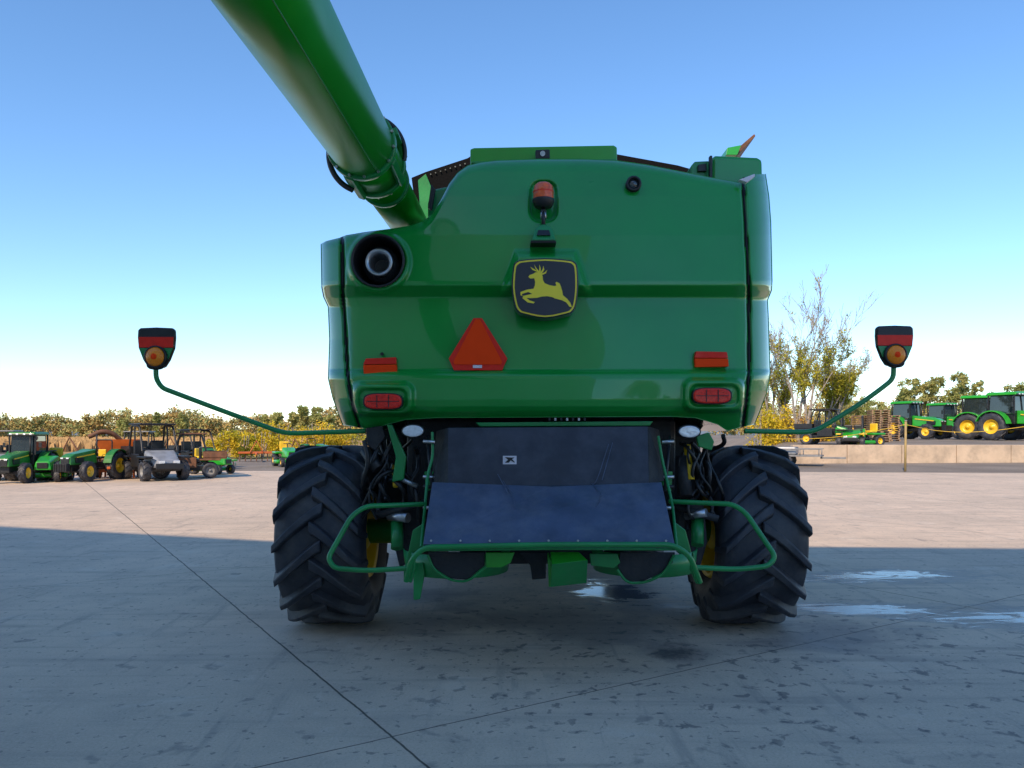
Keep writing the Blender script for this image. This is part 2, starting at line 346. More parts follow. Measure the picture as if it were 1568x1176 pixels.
lathe('exhaust_bore',[(13*k,.20),(0,.21)],ec,BLACK,C,40,'Y')
lathe('exhaust_collar',[(28*k,.3),(28*k,.10),(21.6*k,.08)],ec,DARK,C,40,'Y')
def pl(name,P,d,m,th=(0,.03,0),bevel=.004): 
    return plate(name,[S(q[0],q[1],d) for q in P],m,C,th,bevel)
pl('engine_deck_hood',[(720,262),(720,228),(726,226),(940,222),(945,225),(945,262)],6.75,GREENB,(0,1.3,.03),.012)
pl('hood_lip',[(722,250),(722,247),(944,243),(944,247)],6.72,GREEN2,(0,.04,0))
pl('rear_camera_housing',[(820,229),(842,228),(842,243),(820,244)],6.62,BLACK,(0,.1,0),.01)
cyl('rear_camera_lens',S(831,235,6.62),S(831,235,6.60),.022,CHROME,C)
pl('tank_extension',[(630,272),(652,263),(716,242),(722,238),(945,236),(1038,253),(1070,262),(1075,350),(640,350)],8.6,MESHB,(0,.05,0))
pl('tank_extension_side',[(640,276),(652,266),(666,300),(660,340),(645,345)],8.52,GREEN2,(0,.04,0))
for i in range(9): cyl('tank_bolt',S(652+i*7.5,269-i*2.3,8.59),S(652+i*7.5,269-i*2.3,8.57),.008,GREY,C,8)
pl('auger_boot_cover',[(662,290),(686,285),(690,300),(672,330),(655,335),(655,310)],6.9,GREEN2,(0,.6,0),.02)
pl('hinge_strap',[(660,282),(667,290),(661,322),(655,318)],6.8,BLACK,(0,.03,0))
pl('side_hatch',[(1090,285),(1090,240),(1097,237),(1160,240),(1168,244),(1169,285)],6.75,GREEN,(0,3.0,0),.03)
pl('hatch_post',[(1087,285),(1087,238),(1091,238),(1091,285)],6.70,BLACK,(0,.05,0))
pl('latch_bracket',[(1058,275),(1058,254),(1064,247),(1086,246),(1086,275)],6.8,GREEN2,(0,.15,0),.01)
pl('latch',[(1069,262),(1069,252),(1082,250),(1082,262)],6.77,BLACK,(0,.05,0))
pl('tank_cover_flap',[(1118,237),(1130,237),(1157,208),(1155,205)],8.0,RUSTY,(0,.9,-.05),.003)
pl('tank_cover_lip',[(1114,226),(1135,222),(1129,237),(1112,237)],7.9,GREENB,(0,.5,0),.003)
pl('corner_cap',[(1132,275),(1156,266),(1156,270),(1144,279)],6.33,LABEL,(0,.06,0),.003)
lathe('deck_lamp_ring',[(12*k,.05),(12*k,-.02),(9*k,-.03),(8.5*k,0)],S(970,282,6.27),BLACK,C,32,'Y')
lathe('deck_lamp_lens',[(8.6*k,0),(5*k,-.012),(0,-.015)],S(970,282,6.27),GLASS,C,32,'Y')
bc=S(832,300,6.18)
lathe('beacon_lens',[(.082,-.03),(.082,.03),(.076,.075),(.055,.098),(0,.105)],bc,BEAC,C,36,'Z')
lathe('beacon_rib',[(.084,.025),(.084,.032)],bc,RED,C,36,'Z')
lathe('beacon_base',[(.088,-.03),(.09,-.045),(.07,-.09),(.05,-.10),(0,-.10),],bc,BLACK,C,36,'Z')
lathe('beacon_base_cap',[(0,-.028),(.088,-.029)],bc,BLACK,C,36,'Z')
cyl('beacon_stem',S(832,316,6.18),S(832,346,6.10),.016,BLACK,C); cyl('beacon_clamp',S(832,323,6.17),S(832,335,6.15),.026,STEEL,C,12)
plate('beacon_bracket',[S(814,368,6.0),S(819,350,6.06),S(828,343,6.08),S(837,343,6.08),S(846,350,6.06),S(851,368,6.0)],GREEN2,C,(0,.18,0),.014)
plate('beacon_foot',[S(812,372,5.995),S(813,368,5.99),S(851,368,5.99),S(852,372,5.995)],BLACK,C,(0,.18,0),.003)
plate('beacon_slot',[S(824,352,6.035),S(841,352,6.035),S(843,360,6.005),S(822,360,6.005)],BLACK,C,(0,.03,0),.003)
E=[(791,402),(800,399),(835,396.5),(870,399),(879,402),(883,410),(884,440),(881,466),(876,476),(868,480),(835,486),(802,480),(794,476),(789,466),(785,440),(787,410)]
def shrink(P,a): return [(835+(u-835)*a,441+(v-441)*a) for u,v in P]
def dense(P):
    vs=[Vector((p[0],p[1],0)) for p in P]; n=len(vs); out=[]
    for i in range(n):
        a,b2,c2,d=vs[i-1],vs[i],vs[(i+1)%n],vs[(i+2)%n]
        for t in(0,.33,.66):
            out.append(.5*((2*b2)+(-a+c2)*t+(2*a-5*b2+4*c2-d)*t*t+(-a+3*b2-3*c2+d)*t**3))
    return [(q.x,q.y) for q in out]
E=dense(E); yE=5.955
pl('emblem_base',shrink(E,1.03),yE+.01,LOGOB,(0,.16,0),.006)
pl('emblem_border',shrink(E,.985),yE+.004,LOGOY,(0,.008,0),0)
pl('emblem_field',shrink(E,.935),yE,LOGOB,(0,.006,0),0)
deer=[(809,424),(811,421),(816,419.5),(820,417),(826,416.5),(829,419),(831,423),(831.5,429),(834,433.5),(841,436.5),(849,438),(852,437),(850.5,433),(852.5,431.5),(857,434),(859,439),(861,446),(862,452),(868,457),(873,463),(876,470.5),(872,469.5),(867,463),(860,459.5),(850,457),(846,455),(838,453.5),(830,454),(822,456),(812,456.5),(806,456),(811,460),(819,462.5),(817,464.5),(808,463),(800,456.5),(801,453),(808,451.5),(815,450),(809,447),(799,450),(800,453),(797,452),(797,447),(807,443.5),(817,442),(819,437),(819.5,431),(818,426),(812,426.5)]
pl('emblem_animal',deer,yE-.004,LOGOY,(0,.003,0),0)
for i,P in enumerate([[(824,417),(820,411),(818,405),(821,410),(826,416)],[(825,417),(826,410),(826,405),(828,411),(828,417)],[(827,418),(831,412),(832,407),(833.5,413),(829.5,419)],[(823,416.5),(815,413),(812,408.5),(817,411.5),(824,415.5)],[(829,419),(834,417),(838,413),(836,418.5),(830,421)]]):
    pl('emblem_antler',P,yE-.0045-.0005*i,LOGOY,(0,.002,0),0)
pl('smv_border',[(725,487),(738,487),(777,549),(769,567),(695,567),(687,549)],6.07,RED,(0,.012,0),.002)
pl('smv_centre',[(728,489),(735,489),(769,554),(767,558),(696,558),(694,554)],6.062,ORED,(0,.006,0),0)
pl('smv_mount',[(724,559),(738,559),(738,563.5),(724,563.5)],6.063,LABEL,(0,.005,0),0)
pl('smv_bracket',[(720,510),(742,510),(742,555),(720,555)],6.085,BLACK,(0,.1,0),0)
pl('reflector',[(556,559),(607,558),(608,571),(557,572.5)],6.115,ORED,(0,.08,0),.002)
pl('reflector_tab',[(560,549),(606,547),(607,557),(556,558)],6.12,RED,(0,.07,0),.002)
pl('reflector',[(1064,549),(1115,549),(1116,561),(1065,562)],6.115,ORED,(0,.08,0),.002)
pl('reflector_tab',[(1066,538),(1113,539),(1115,548),(1064,548)],6.12,RED,(0,.07,0),.002)
cyl('latch_button',S(585,542,6.22),S(585,542,6.14),.014,BLACK,C)
for cu,cv in((586,614.5),(1091,606)):
    a,h=28.5,11.5; P=[]
    for i in range(40):
        t=2*math.pi*i/40; P.append((cu+a*math.copysign(abs(math.cos(t))**.55,math.cos(t)),cv+h*math.copysign(abs(math.sin(t))**.7,math.sin(t))))
    pl('tail_lamp_bezel',[(cu+(u-cu)*1.07,cv+(v-cv)*1.12) for u,v in P],5.975,BLACK,(0,.12,0),.004)
    pl('tail_lamp',P,5.96,LENSR,(0,.05,0),.012)
    for i in(-1,1): pl('tail_lamp_rib',[(cu+i*9-.6,cv-9.5),(cu+i*9+.6,cv-9.5),(cu+i*9+.6,cv+9.5),(cu+i*9-.6,cv+9.5)],5.956,DARK,(0,.01,0),0)
    pl('tail_lamp_rib',[(cu-25,cv-.5),(cu+25,cv-.5),(cu+25,cv+.5),(cu-25,cv+.5)],5.9565,DARK,(0,.01,0),0)
pl('underside_trim',[(728,647),(1000,645),(995,652),(735,653)],6.1,GREEN2,(0,.2,0),.005)
for i in range(7): pl('underside_clip',[(840+i*9,640),(843+i*9,640),(843+i*9,644),(840+i*9,644)],6.03,STEEL if i%2 else BLACK,(0,.02,0),0)
# auger
ax0=Vector((-1.11,0,3.54)); axd=Vector((-.003,1,.057)).normalized()
def A(y): return ax0+axd*(y/axd.y)
cyl('auger_tube',A(.8),A(5.9),.238,GREENT,C,96)
cyl('auger_tube_root',A(5.9),A(9.2),.20,GREENT,C,64)
cyl('auger_flange',A(5.72),A(5.80),.262,GREEN2,C,64,bevel=.01); cyl('auger_flange',A(6.25),A(6.32),.262,GREEN2,C,64,bevel=.01)
cyl('auger_collar',A(5.8),A(6.25),.240,GREENT,C,64); cyl('auger_flange_rear',A(6.75),A(6.80),.225,GREEN2,C,64,bevel=.006)
b1=axd.orthogonal().normalized(); b2=axd.cross(b1)
def ring(y,r,t): return A(y)+(b1*math.cos(t)+b2*math.sin(t))*r
for yy in(5.71,6.33):
    for i in range(14): t=2*math.pi*i/14; cyl('flange_bolt',ring(yy-.012,.250,t),ring(yy+.012,.250,t),.011,STEEL,C,6)
def circ(y,r,deg):
    t=math.radians(deg); return A(y)+Vector((math.cos(t)*r,0,math.sin(t)*r))
tube('fold_link',[circ(6.0,.30,d) for d in range(150,262,14)],.022,BLACK,C)
tube('fold_link',[circ(5.98,.295,d) for d in range(-10,75,12)],.018,BLACK,C)
for a in(20,150,250,330): box('flange_lug',circ(6.02,.262,a),(.06,.5,.05),GREEN2,C,.01,rot=(0,math.radians(-a+90),0))
tube('auger_seam',[circ(.85,.238,-60),circ(3,.238,-60),circ(5.7,.238,-60)],.003,GREEN2,C)
# extremity lamp arms
def arm(pts,d,name): tube(name,fillet([S(u,v,d) for u,v in pts],.10),.020,GREEN2,C,False)
arm([(560,660),(436,664),(330,625),(248,594),(239,580),(238.5,556)],6.3,'lamp_arm')
arm([(1140,660),(1246,662),(1318,618),(1352,593),(1368,580),(1368.5,556)],6.3,'lamp_arm')
def lamp(cu,cv):
    H=[(-28,0),(-24,-3),(0,-4),(24,-3),(28,0),(28.5,12),(27,28),(20,46),(13,57),(9,58),(-9,58),(-13,57),(-20,46),(-27,28),(-28.5,12)]
    q=lambda P:[(cu+a,cv+b) for a,b in P]
    pl('lamp_board',q(H),6.27,BLACK,(0,.05,0),.012)
    pl('lamp_board_red',q([(-27,11),(27,11),(26.3,27),(-26.3,27)]),6.26,RED,(0,.008,0),0)
    pl('lamp_board_green',q([(-26,28),(26,28),(19.5,44),(-19.5,44)]),6.261,GREEN2,(0,.008,0),0)
    c0=S(cu,cv+41.5,6.25)
    lathe('amber_marker_lamp',[(.078,.02),(.078,-.015),(.06,-.035),(0,-.042)],c0,AMBER,C,32,'Y')
    lathe('marker_lamp_bezel',[(.092,.03),(.092,-.012),(.079,-.02),(.079,.01)],c0,BLACK,C,32,'Y')
    lathe('marker_centre',[(.028,-.036),(.02,-.044),(0,-.045)],c0,ORED,C,16,'Y')
    for s in(-1,1): tube('lamp_foot',[S(cu+s*13,cv+50,6.27),S(cu+s*11,cv+57,6.27),S(cu,cv+60,6.28)],.009,BLACK,C)
lamp(238.5,505); lamp(1371,502)
# chassis block & axle
box('chaff_housing',(.25,8.5,1.33),(2.3,3.9,1.05),DARK,C,.05)
box('separator_floor',(.25,8.6,1.93),(3.2,4.4,.12),DARK,C,.02)
box('lower_housing',(.25,8.7,.8),(1.6,3.0,.3),DARK,C,.05)
cyl('rear_axle',(-1.5,7.0,.82),(2.0,7.0,.82),.11,GREEN2,C,20)
box('axle_centre',(.25,7.0,.95),(.7,.35,.35),GREEN2,C,.03)
cyl('front_axle',(-1.3,10.9,.95),(1.8,10.9,.95),.2,GREEN2,C,20)
def agtire(name,cx,cy,R,wd,parent,nl=16):
    hw=wd/2; h=.066; rc=R-h; ri=R*.47
    prof=[(ri,-hw*.70),(ri+.05,-hw*.86),(ri+.14,-hw*.98),(rc-.17,-hw*1.0),(rc-.08,-hw*.96),(rc-.03,-hw*.88),(rc,-hw*.6),(rc+.008,0),(rc,hw*.6),(rc-.03,hw*.88),(rc-.08,hw*.96),(rc-.17,hw*1.0),(ri+.14,hw*.98),(ri+.05,hw*.86),(ri,hw*.70)]
    lathe(name,prof,(cx,cy,R),TIRE,parent,72)
    V=[];Fc=[]
    def rad(a): return float(np.interp(abs(a)/hw,[0,.6,.88,.96,1.0],[rc+.008,rc,rc-.03,rc-.08,rc-.17]))
    for side in(-1,1):
        for q in range(nl):
            th0=2*math.pi*(q+(.5 if side>0 else 0))/nl
            k0=len(V); NS=11; jit=random.uniform(-.008,.008)
            for sgi in range(NS+1):
                s=sgi/NS
                if s<.82: a=lerp(-.05,hw*.93,s/.82); rb=rad(a); top=R-max(0,(a/hw-.7))*.10+random.uniform(-.003,.002); aa=a
                else:
                    tq=(s-.82)/.18; rb=lerp(rc-.06,rc-.17,tq)-.01; top=lerp(R-.023,R-.22,tq); aa=hw*lerp(.93,1.05,tq)
                th=th0+jit-(.44*min(s/.82,1)**1.2+(.05*max(0,(s-.82)/.18)))
                wdt=lerp(.060,.040,s)
                for ie,(o,r_) in enumerate(((-1.3,rb-.03),(-.72,top),(.72,top),(1.3,rb-.03))):
                    t=th+o*wdt/R
                    ap=aa if (s<.82 or ie in(1,2)) else hw*.9
                    V.append((cx+side*ap,cy-r_*math.cos(t),R+r_*math.sin(t)))
            for sgi in range(NS):
                b=k0+sgi*4
                for e in range(3): Fc.append((b+e,b+4+e,b+5+e,b+1+e))
            Fc.append((k0,k0+1,k0+2,k0+3)); e=k0+NS*4; Fc.append((e,e+3,e+2,e+1))
    meshob(name+'_lugs',V,Fc,TIRE,parent,False,.008,seg=1)
    for s in(-1,1):
        lathe(name+'_rim',[(ri+.035,s*hw*.74),(ri+.01,s*hw*.86),(ri-.03,s*hw*.80),(ri-.05,s*hw*.55),(ri-.08,s*hw*.2),(.14,s*hw*.12),(.14,s*hw*.75),(.05,s*hw*.9),(0,s*hw*.9)],(cx,cy,R),YEL,parent,48)
        for q in range(10):
            t=2*math.pi*q/10; cyl('wheel_bolt',(cx+s*hw*.24,cy+.19*math.cos(t),R+.19*math.sin(t)),(cx+s*hw*.12,cy+.19*math.cos(t),R+.19*math.sin(t)),.016,STEEL,parent,6)
agtire('rear_tire',-1.60,7.0,.80,.76,C); agtire('rear_tire',2.085,7.0,.80,.76,C)
agtire('front_tire',-1.25,10.9,.95,.75,C,18); agtire('front_tire',1.75,10.9,.95,.75,C,18)
# tailboard
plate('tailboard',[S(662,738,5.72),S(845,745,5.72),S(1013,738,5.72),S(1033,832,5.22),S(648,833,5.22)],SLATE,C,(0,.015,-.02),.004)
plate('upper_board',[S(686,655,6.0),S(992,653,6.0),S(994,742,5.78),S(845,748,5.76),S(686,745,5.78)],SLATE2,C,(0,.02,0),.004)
plate('upper_board_side',[S(686,655,6.0),S(686,745,5.78),S(660,738,5.95),S(668,660,6.2)],DARK,C,(.01,.02,0),.003)
plate('upper_board_side',[S(992,653,6.0),S(994,742,5.78),S(1020,735,5.95),S(1008,658,6.2)],DARK,C,(.01,.02,0),.003)
tube('board_hem',[S(686,746,5.755),S(845,748,5.74),S(994,743,5.755)],.005,GREY,C,False)
for P in([(932,680),(912,738),(908,742)],[(938,678),(922,735)],[(770,736),(786,762),(789,778)],[(762,726),(778,755)],[(914,742),(920,760),(912,776)],[(906,740),(916,752)]):
    tube('board_scuff',[S(u,v,(5.97-(v-655)/90*.22-.006) if v<743 else 5.70-(v-740)/94*.5-.004) for u,v in P],.0028,SLATE,C)
pl('warning_label',[(770,698),(791,698),(791,711),(770,711)],5.86,LABEL,(0,.01,0),0)
pl('warning_label_mark',[(773,700),(778,704),(773,708.5),(779,708.5),(782,705),(788,708.5),(788,707),(784,703),(788,700.5),(782,700.5)],5.855,BLACK,(0,.002,0),0)
for i in range(9):
    u=660+i*45; cyl('board_rivet',S(u,828,5.235),S(u,828,5.225),.008,STEEL,C,10)
def tb(name,P,r,m=GREEN2,f=.09): tube(name,fillet([S(*q) for q in P],f),r,m,C,False)
tb('bumper_bar',[(622,890,5.25),(630,856,5.2),(650,838,5.18),(845,834,5.16),(1030,834,5.18),(1056,850,5.2),(1072,892,5.25)],.019)
tb('bumper_lower_bar',[(640,842,5.22),(845,840,5.2),(1040,841,5.22)],.010)
tb('guard_loop',[(652,772,5.75),(560,775,5.5),(538,790,5.45),(502,855,5.35),(512,870,5.32),(560,874,5.3),(628,870,5.25)],.018)
tb('guard_loop',[(1025,768,5.75),(1122,772,5.5),(1142,785,5.45),(1188,853,5.35),(1176,867,5.32),(1130,872,5.3),(1066,869,5.25)],.018)
pl('tow_hook',[(633,862),(648,862),(650,880),(643,918),(633,919)],5.5,GREEN2,(0,.03,0),.006)
pl('end_bracket',[(618,872),(634,846),(636,870),(630,893),(618,890)],5.3,GREEN2,(0,.05,0),.006)
pl('end_bracket',[(1062,846),(1068,872),(1076,893),(1066,894),(1058,872)],5.3,GREEN2,(0,.05,0),.006)
tb('support_rod',[(662,662,6.0),(663,700,5.95),(655,725,5.9),(650,785,5.7),(645,838,5.3)],.011)
tb('support_rod',[(1008,668,6.0),(1013,700,5.95),(1020,730,5.9),(1030,775,5.7),(1036,838,5.3)],.011)
pl('hanger_strap',[(592,650),(600,650),(622,700),(618,735),(600,738),(606,700)],6.15,GREEN2,(0,.05,0),.008)
pl('gusset',[(650,800),(632,812),(620,870),(650,845)],5.6,GREEN2,(0,.03,0),.006)
pl('gusset',[(1034,800),(1050,812),(1064,866),(1036,845)],5.6,GREEN2,(0,.03,0),.006)
for cu,sg in((640,1),(1040,-1)):
    cyl('gas_strut',S(cu+sg*14,668,6.1),S(cu+sg*22,752,5.9),.012,BLACK,C,12)
    for v in(676,730,745,777): cyl('pivot_pin',S(cu+sg*8,v,5.95),S(cu+sg*26,v+1,5.95),.014,STEEL if v!=745 else BLACK,C,10)
    pl('pivot_plate',[(cu+sg*10,722),(cu+sg*30,722),(cu+sg*32,748),(cu+sg*12,752)],5.97,GREEN2,(0,.02,0),.004)
def pan(cx,cz,cy,r,a0,a1):
    V=[];Fc=[];n=18
    for i in range(n+1):
        t=math.radians(lerp(a0,a1,i/n)); c,s=math.cos(t),math.sin(t)
        V+=[(cx+r*c,cy+r*s,cz+.06),(cx+r*.96*c,cy+r*.96*s,cz-.10),(cx+.1*c,cy+.1*s,cz-.12)]
    for i in range(n):
        b=i*3; Fc+=[(b,b+3,b+4,b+1),(b+1,b+4,b+5,b+2)]
    o=meshob('spreader_pan',V,Fc,GREEN2,C,True); md=o.modifiers.new('s','SOLIDIFY'); md.thickness=.008
pan(S(700,870,5.85)[0],.78,5.85,.40,185,355); pan(S(985,870,5.85)[0],.78,5.85,.40,185,355)
pl('spreader_rim_plate',[(655,846),(742,846),(742,866),(716,888),(690,886),(662,868)],5.42,DARK,(0,.02,0),.004)
tb('spreader_hem',[(655,850,5.40),(664,872,5.40),(690,889,5.40),(716,891,5.40),(744,868,5.40)],.009)
pl('vane',[(744,846),(788,846),(782,862),(768,869),(744,869)],5.38,GREENB,(0,.03,.0),.005)
pl('vane',[(795,846),(836,846),(836,886),(815,888),(812,866)],5.7,DARK,(0,.03,.0),.005)
plate('deflector',[S(843,845,5.35),S(886,845,5.35),S(900,858,5.3),S(845,864,5.25)],GREENB,C,(0,.02,-.01),.004)
plate('deflector_side',[S(845,864,5.25),S(900,858,5.3),S(898,893,5.45),S(843,899,5.4)],GREEN2,C,(0,.02,0),.004)
plate('deflector_side',[S(838,846,5.4),S(846,864,5.25),S(848,898,5.4),S(840,899,5.45)],GREENB,C,(0.01,.02,0),.004)
pl('spreader_rim_plate',[(903,848),(945,848),(950,862),(940,870),(905,866)],5.40,GREEN2,(0,.03,0),.004)
pl('spreader_rim_plate',[(946,868),(950,846),(1034,846),(1030,862),(1012,878),(985,890),(960,890)],5.42,DARK,(0,.02,0),.004)
tb('spreader_hem',[(945,872,5.40),(960,893,5.40),(990,892,5.40),(1018,878,5.40),(1032,850,5.40)],.010)
box('spreader_drive',(.25,6.05,.82),(.9,.4,.22),DARK,C,.03)
cyl('spreader_motor',(-.3,5.85,.95),(-.3,5.85,.78),.1,DARK,C); cyl('spreader_motor',(.8,5.85,.95),(.8,5.85,.78),.1,DARK,C)
for cu,cv in((632,660),(1056,661)):
    P=[(cu+16*math.cos(t*math.pi/14),cv+9*math.sin(t*math.pi/14)) for t in range(28)]
    pl('work_lamp_bezel',[(cu+(u-cu)*1.12,cv+(v-cv)*1.2) for u,v in P],6.03,BLACK,(0,.09,0),.008); pl('work_lamp',P,6.02,CHROME,(0,.02,0),.008)
for side,(ua,ub) in enumerate(((556,640),(1040,1108))):
    for i in range(12):
        u0=random.uniform(ua,ub); pts=[]; u=u0; v=random.uniform(662,700)
        for q in range(5): pts.append(S(u,v,random.uniform(6.15,6.45))); u=min(ub,max(ua,u+random.uniform(-26,26))); v+=random.uniform(12,36)
        tube('hydraulic_hose',pts,random.choice((.010,.014,.018)),random.choice((BLACK,BLACK,DARK,BLACK)),C)
for (a,b2,r,m) in (((575,790),(650,770),.03,DARK),((1035,775),(1100,795),.03,DARK),((560,690),(580,720),.05,BLACK),((585,720),(640,745),.02,STEEL),((1045,700),(1050,760),.06,DARK),((1052,682),(1058,735),.03,YEL),((603,712),(606,745),.022,YEL),((596,790),(625,793),.04,STEEL),((1050,790),(1082,785),.035,STEEL),((608,800),(608,840),.05,GREEN2),((1068,795),(1068,835),.05,GREEN2)):
    cyl('hydraulic_part',S(*a,6.3),S(*b2,6.2),r,m,C,16)
pl('axle_bracket',[(606,770),(640,770),(646,840),(612,872),(602,830)],6.35,DARK,(0,.3,0),.02)
pl('axle_bracket',[(1040,770),(1078,770),(1084,830),(1072,872),(1036,840)],6.35,DARK,(0,.3,0),.02)
pl('shield_bracket',[(1066,668),(1086,662),(1094,676),(1090,690),(1070,684)],6.1,GREEN2,(0,.04,0),.008)
pl('shield_bracket',[(560,655),(585,652),(590,668),(575,690),(562,682)],6.2,DARK,(0,.04,0),.008)
box('side_machinery',(-1.1,8.6,1.35),(.3,3.0,.9),DARK,C,.05); box('side_machinery',(1.6,8.6,1.35),(.3,3.0,.9),DARK,C,.05)
box('cab_glass',(.25,12.0,2.7),(2.0,1.9,1.7),GLASS,C,.12); box('cab_roof',(.25,12.0,3.66),(2.3,2.3,.24),GREENB,C,.08); box('cab_floor',(.25,12.0,1.75),(2.1,2.0,.25),BLACK,C,.05)
box('feeder_house',(.25,13.0,1.0),(1.5,2.4,.8),GREEN,C,.05,rot=(-.3,0,0)); box('grain_tank',(.25,9.5,3.6),(2.6,2.4,.9),GREEN,C,.05)
# ------------------------------------------------------------ generic vehicles
def wheel(p,x,y,R,wd,rim=YEL,nl=14):
    hw=wd/2; ri=R*.52; s=1 if x>0 else -1
    lathe('tire',[(ri,-hw*.8),(ri+.08*R,-hw),(R*.88,-hw),(R*.96,-hw*.8),(R*.96,hw*.8),(R*.88,hw),(ri+.08*R,hw),(ri,hw*.8)],(x,y,R),TIRE,p,32)
    V=[];Fc=[]
    for sd_ in(-1,1):
        for q in range(nl):
            t0=2*math.pi*(q+.5*(sd_>0))/nl; k=len(V)
            for a,dt in((0,0),(hw*1.0,-.32)):
                for o,r_ in((-.06,R*.94),(-.05,R),(.05,R),(.06,R*.94)):
                    t=t0+dt+o; V.append((x+sd_*a,y-r_*math.cos(t),R+r_*math.sin(t)))
            for e in range(3): Fc.append((k+e,k+4+e,k+5+e,k+1+e))
            Fc+= [(k,k+1,k+2,k+3),(k+4,k+7,k+6,k+5)]
    meshob('tire_lugs',V,Fc,TIRE,p)
    lathe('rim',[(ri*1.02,s*hw*.8),(ri*.9,s*hw*.6),(ri*.8,s*hw*.1),(ri*.3,s*hw*.15),(ri*.25,s*hw*.6),(0,s*hw*.62)],(x,y,R),rim,p,28)
def tractor(u,dist,yaw,scale,zb=0,cab=True,paint=GREENB,loader=False,weights=False):
    e=empty('tractor',((u-784)/F*dist,dist,zb),yaw,scale)
    wheel(e,-.98,1.0,.86,.5); wheel(e,.98,1.0,.86,.5); wheel(e,-.86,-1.55,.6,.36); wheel(e,.86,-1.55,.6,.36)
    box('chassis',(0,-.5,.85),(.5,3.2,.45),BLACK,e,.03); box('front_axle',(0,-1.55,.62),(1.5,.2,.2),DARK,e,.03)
    V=[(-.36,-2.35,.98),(.36,-2.35,.98),(.44,-.1,1.02),(-.44,-.1,1.02),(-.30,-2.30,1.45),(.30,-2.30,1.45),(.42,-.1,1.85),(-.42,-.1,1.85),(-.33,-1.9,1.62),(.33,-1.9,1.62)]
    meshob('hood',V,[(0,3,2,1),(0,1,5,4),(4,5,9,8),(8,9,6,7),(1,2,6,9,5),(0,4,8,7,3),(2,3,7,6)],paint,e,False,.05)
    box('grille',(0,-2.345,1.2),(.5,.05,.4),BLACK,e,.01); box('headlamp',(-.17,-2.36,1.38),(.16,.04,.08),CHROME,e,.01); box('headlamp',(.17,-2.36,1.38),(.16,.04,.08),CHROME,e,.01)
    box('side_grille',(0,-1.6,1.25),(.82,.7,.3),BLACK,e,.01)
    for s in(-1,1):
        box('hood_stripe',(s*.43,-1.1,1.50),(.02,1.5,.06),YEL,e,0,rot=(.12,0,-s*.045))
        P=[(s*.72,1.0+1.0*math.cos(t),.86+1.0*math.sin(t)) for t in [math.radians(a) for a in range(20,171,15)]]
        plate('fender',P+[(q[0],1.0+(q[1]-1.0)*.93,.86+(q[2]-.86)*.93) for q in reversed(P)],paint,e,(s*.5,0,0),.01)
        box('step',(s*.62,-.2,.75),(.3,.35,.06),BLACK,e,.01)
    cyl('exhaust',(.5,-.25,1.5),(.5,-.25,2.75),.05,BLACK,e,12)
    if cab:
        box('cab_lower',(0,.65,1.35),(1.25,1.5,.7),BLACK,e,.04)
        box('cab_glass',(0,.65,2.2),(1.42,1.5,1.15),GLASS,e,.05,tap=(.95,.92))
        for x in(-.72,.72):
            for y in(-.12,1.40): box('cab_post',(x,y,2.2),(.08,.08,1.2),BLACK,e,.01)
        box('cab_roof',(0,.65,2.88),(1.62,1.9,.2),paint,e,.08,tap=(.9,.9)); box('roof_visor',(0,-.25,2.80),(1.5,.2,.1),BLACK,e,.02)
        for x in(-.55,-.2,.2,.55): box('roof_lamp',(x,-.33,2.84),(.14,.05,.08),CHROME,e,.01)
        for s in(-1,1): box('mirror',(s*1.0,-.15,2.2),(.16,.04,.3),BLACK,e,.01); tube('mirror_arm',[(s*.72,-.12,2.4),(s*1.0,-.15,2.4)],.015,BLACK,e)
    else:
        box('seat',(0,.8,1.35),(.5,.5,.12),BLACK,e,.03); box('seat_back',(0,1.05,1.6),(.5,.1,.45),YEL,e,.04)
        tube('rollbar',fillet([(-.5,1.2,.9),(-.5,1.25,2.4),(.5,1.25,2.4),(.5,1.2,.9)],.15),.04,BLACK,e,False)
        cyl('steering_column',(0,.1,1.5),(0,.35,1.85),.03,BLACK,e); lathe('steering_wheel',[(.17,0),(.19,.02),(.21,0),(.19,-.02),(.17,0)],(0,.38,1.87),BLACK,e,20,'Z')
    if weights:
        for i in range(8): box('front_weight',(-.35+i*.1,-2.6,.85),(.08,.35,.45),BLACK,e,.02)
    if loader:
        for s in(-1,1): tube('loader_arm',[(s*.5,-.2,1.5),(s*.5,-1.6,1.5),(s*.5,-2.9,.5)],.06,paint,e,False)
        plate('bucket',[(-.9,-2.8,.1),(.9,-2.8,.1),(.9,-2.8,.75),(-.9,-2.8,.75)],paint,e,(0,-.1,0),.02); plate('bucket_floor',[(-.9,-3.4,.06),(.9,-3.4,.06),(.9,-2.8,.1),(-.9,-2.8,.1)],GREY,e,(0,0,.04),.01)
    return e
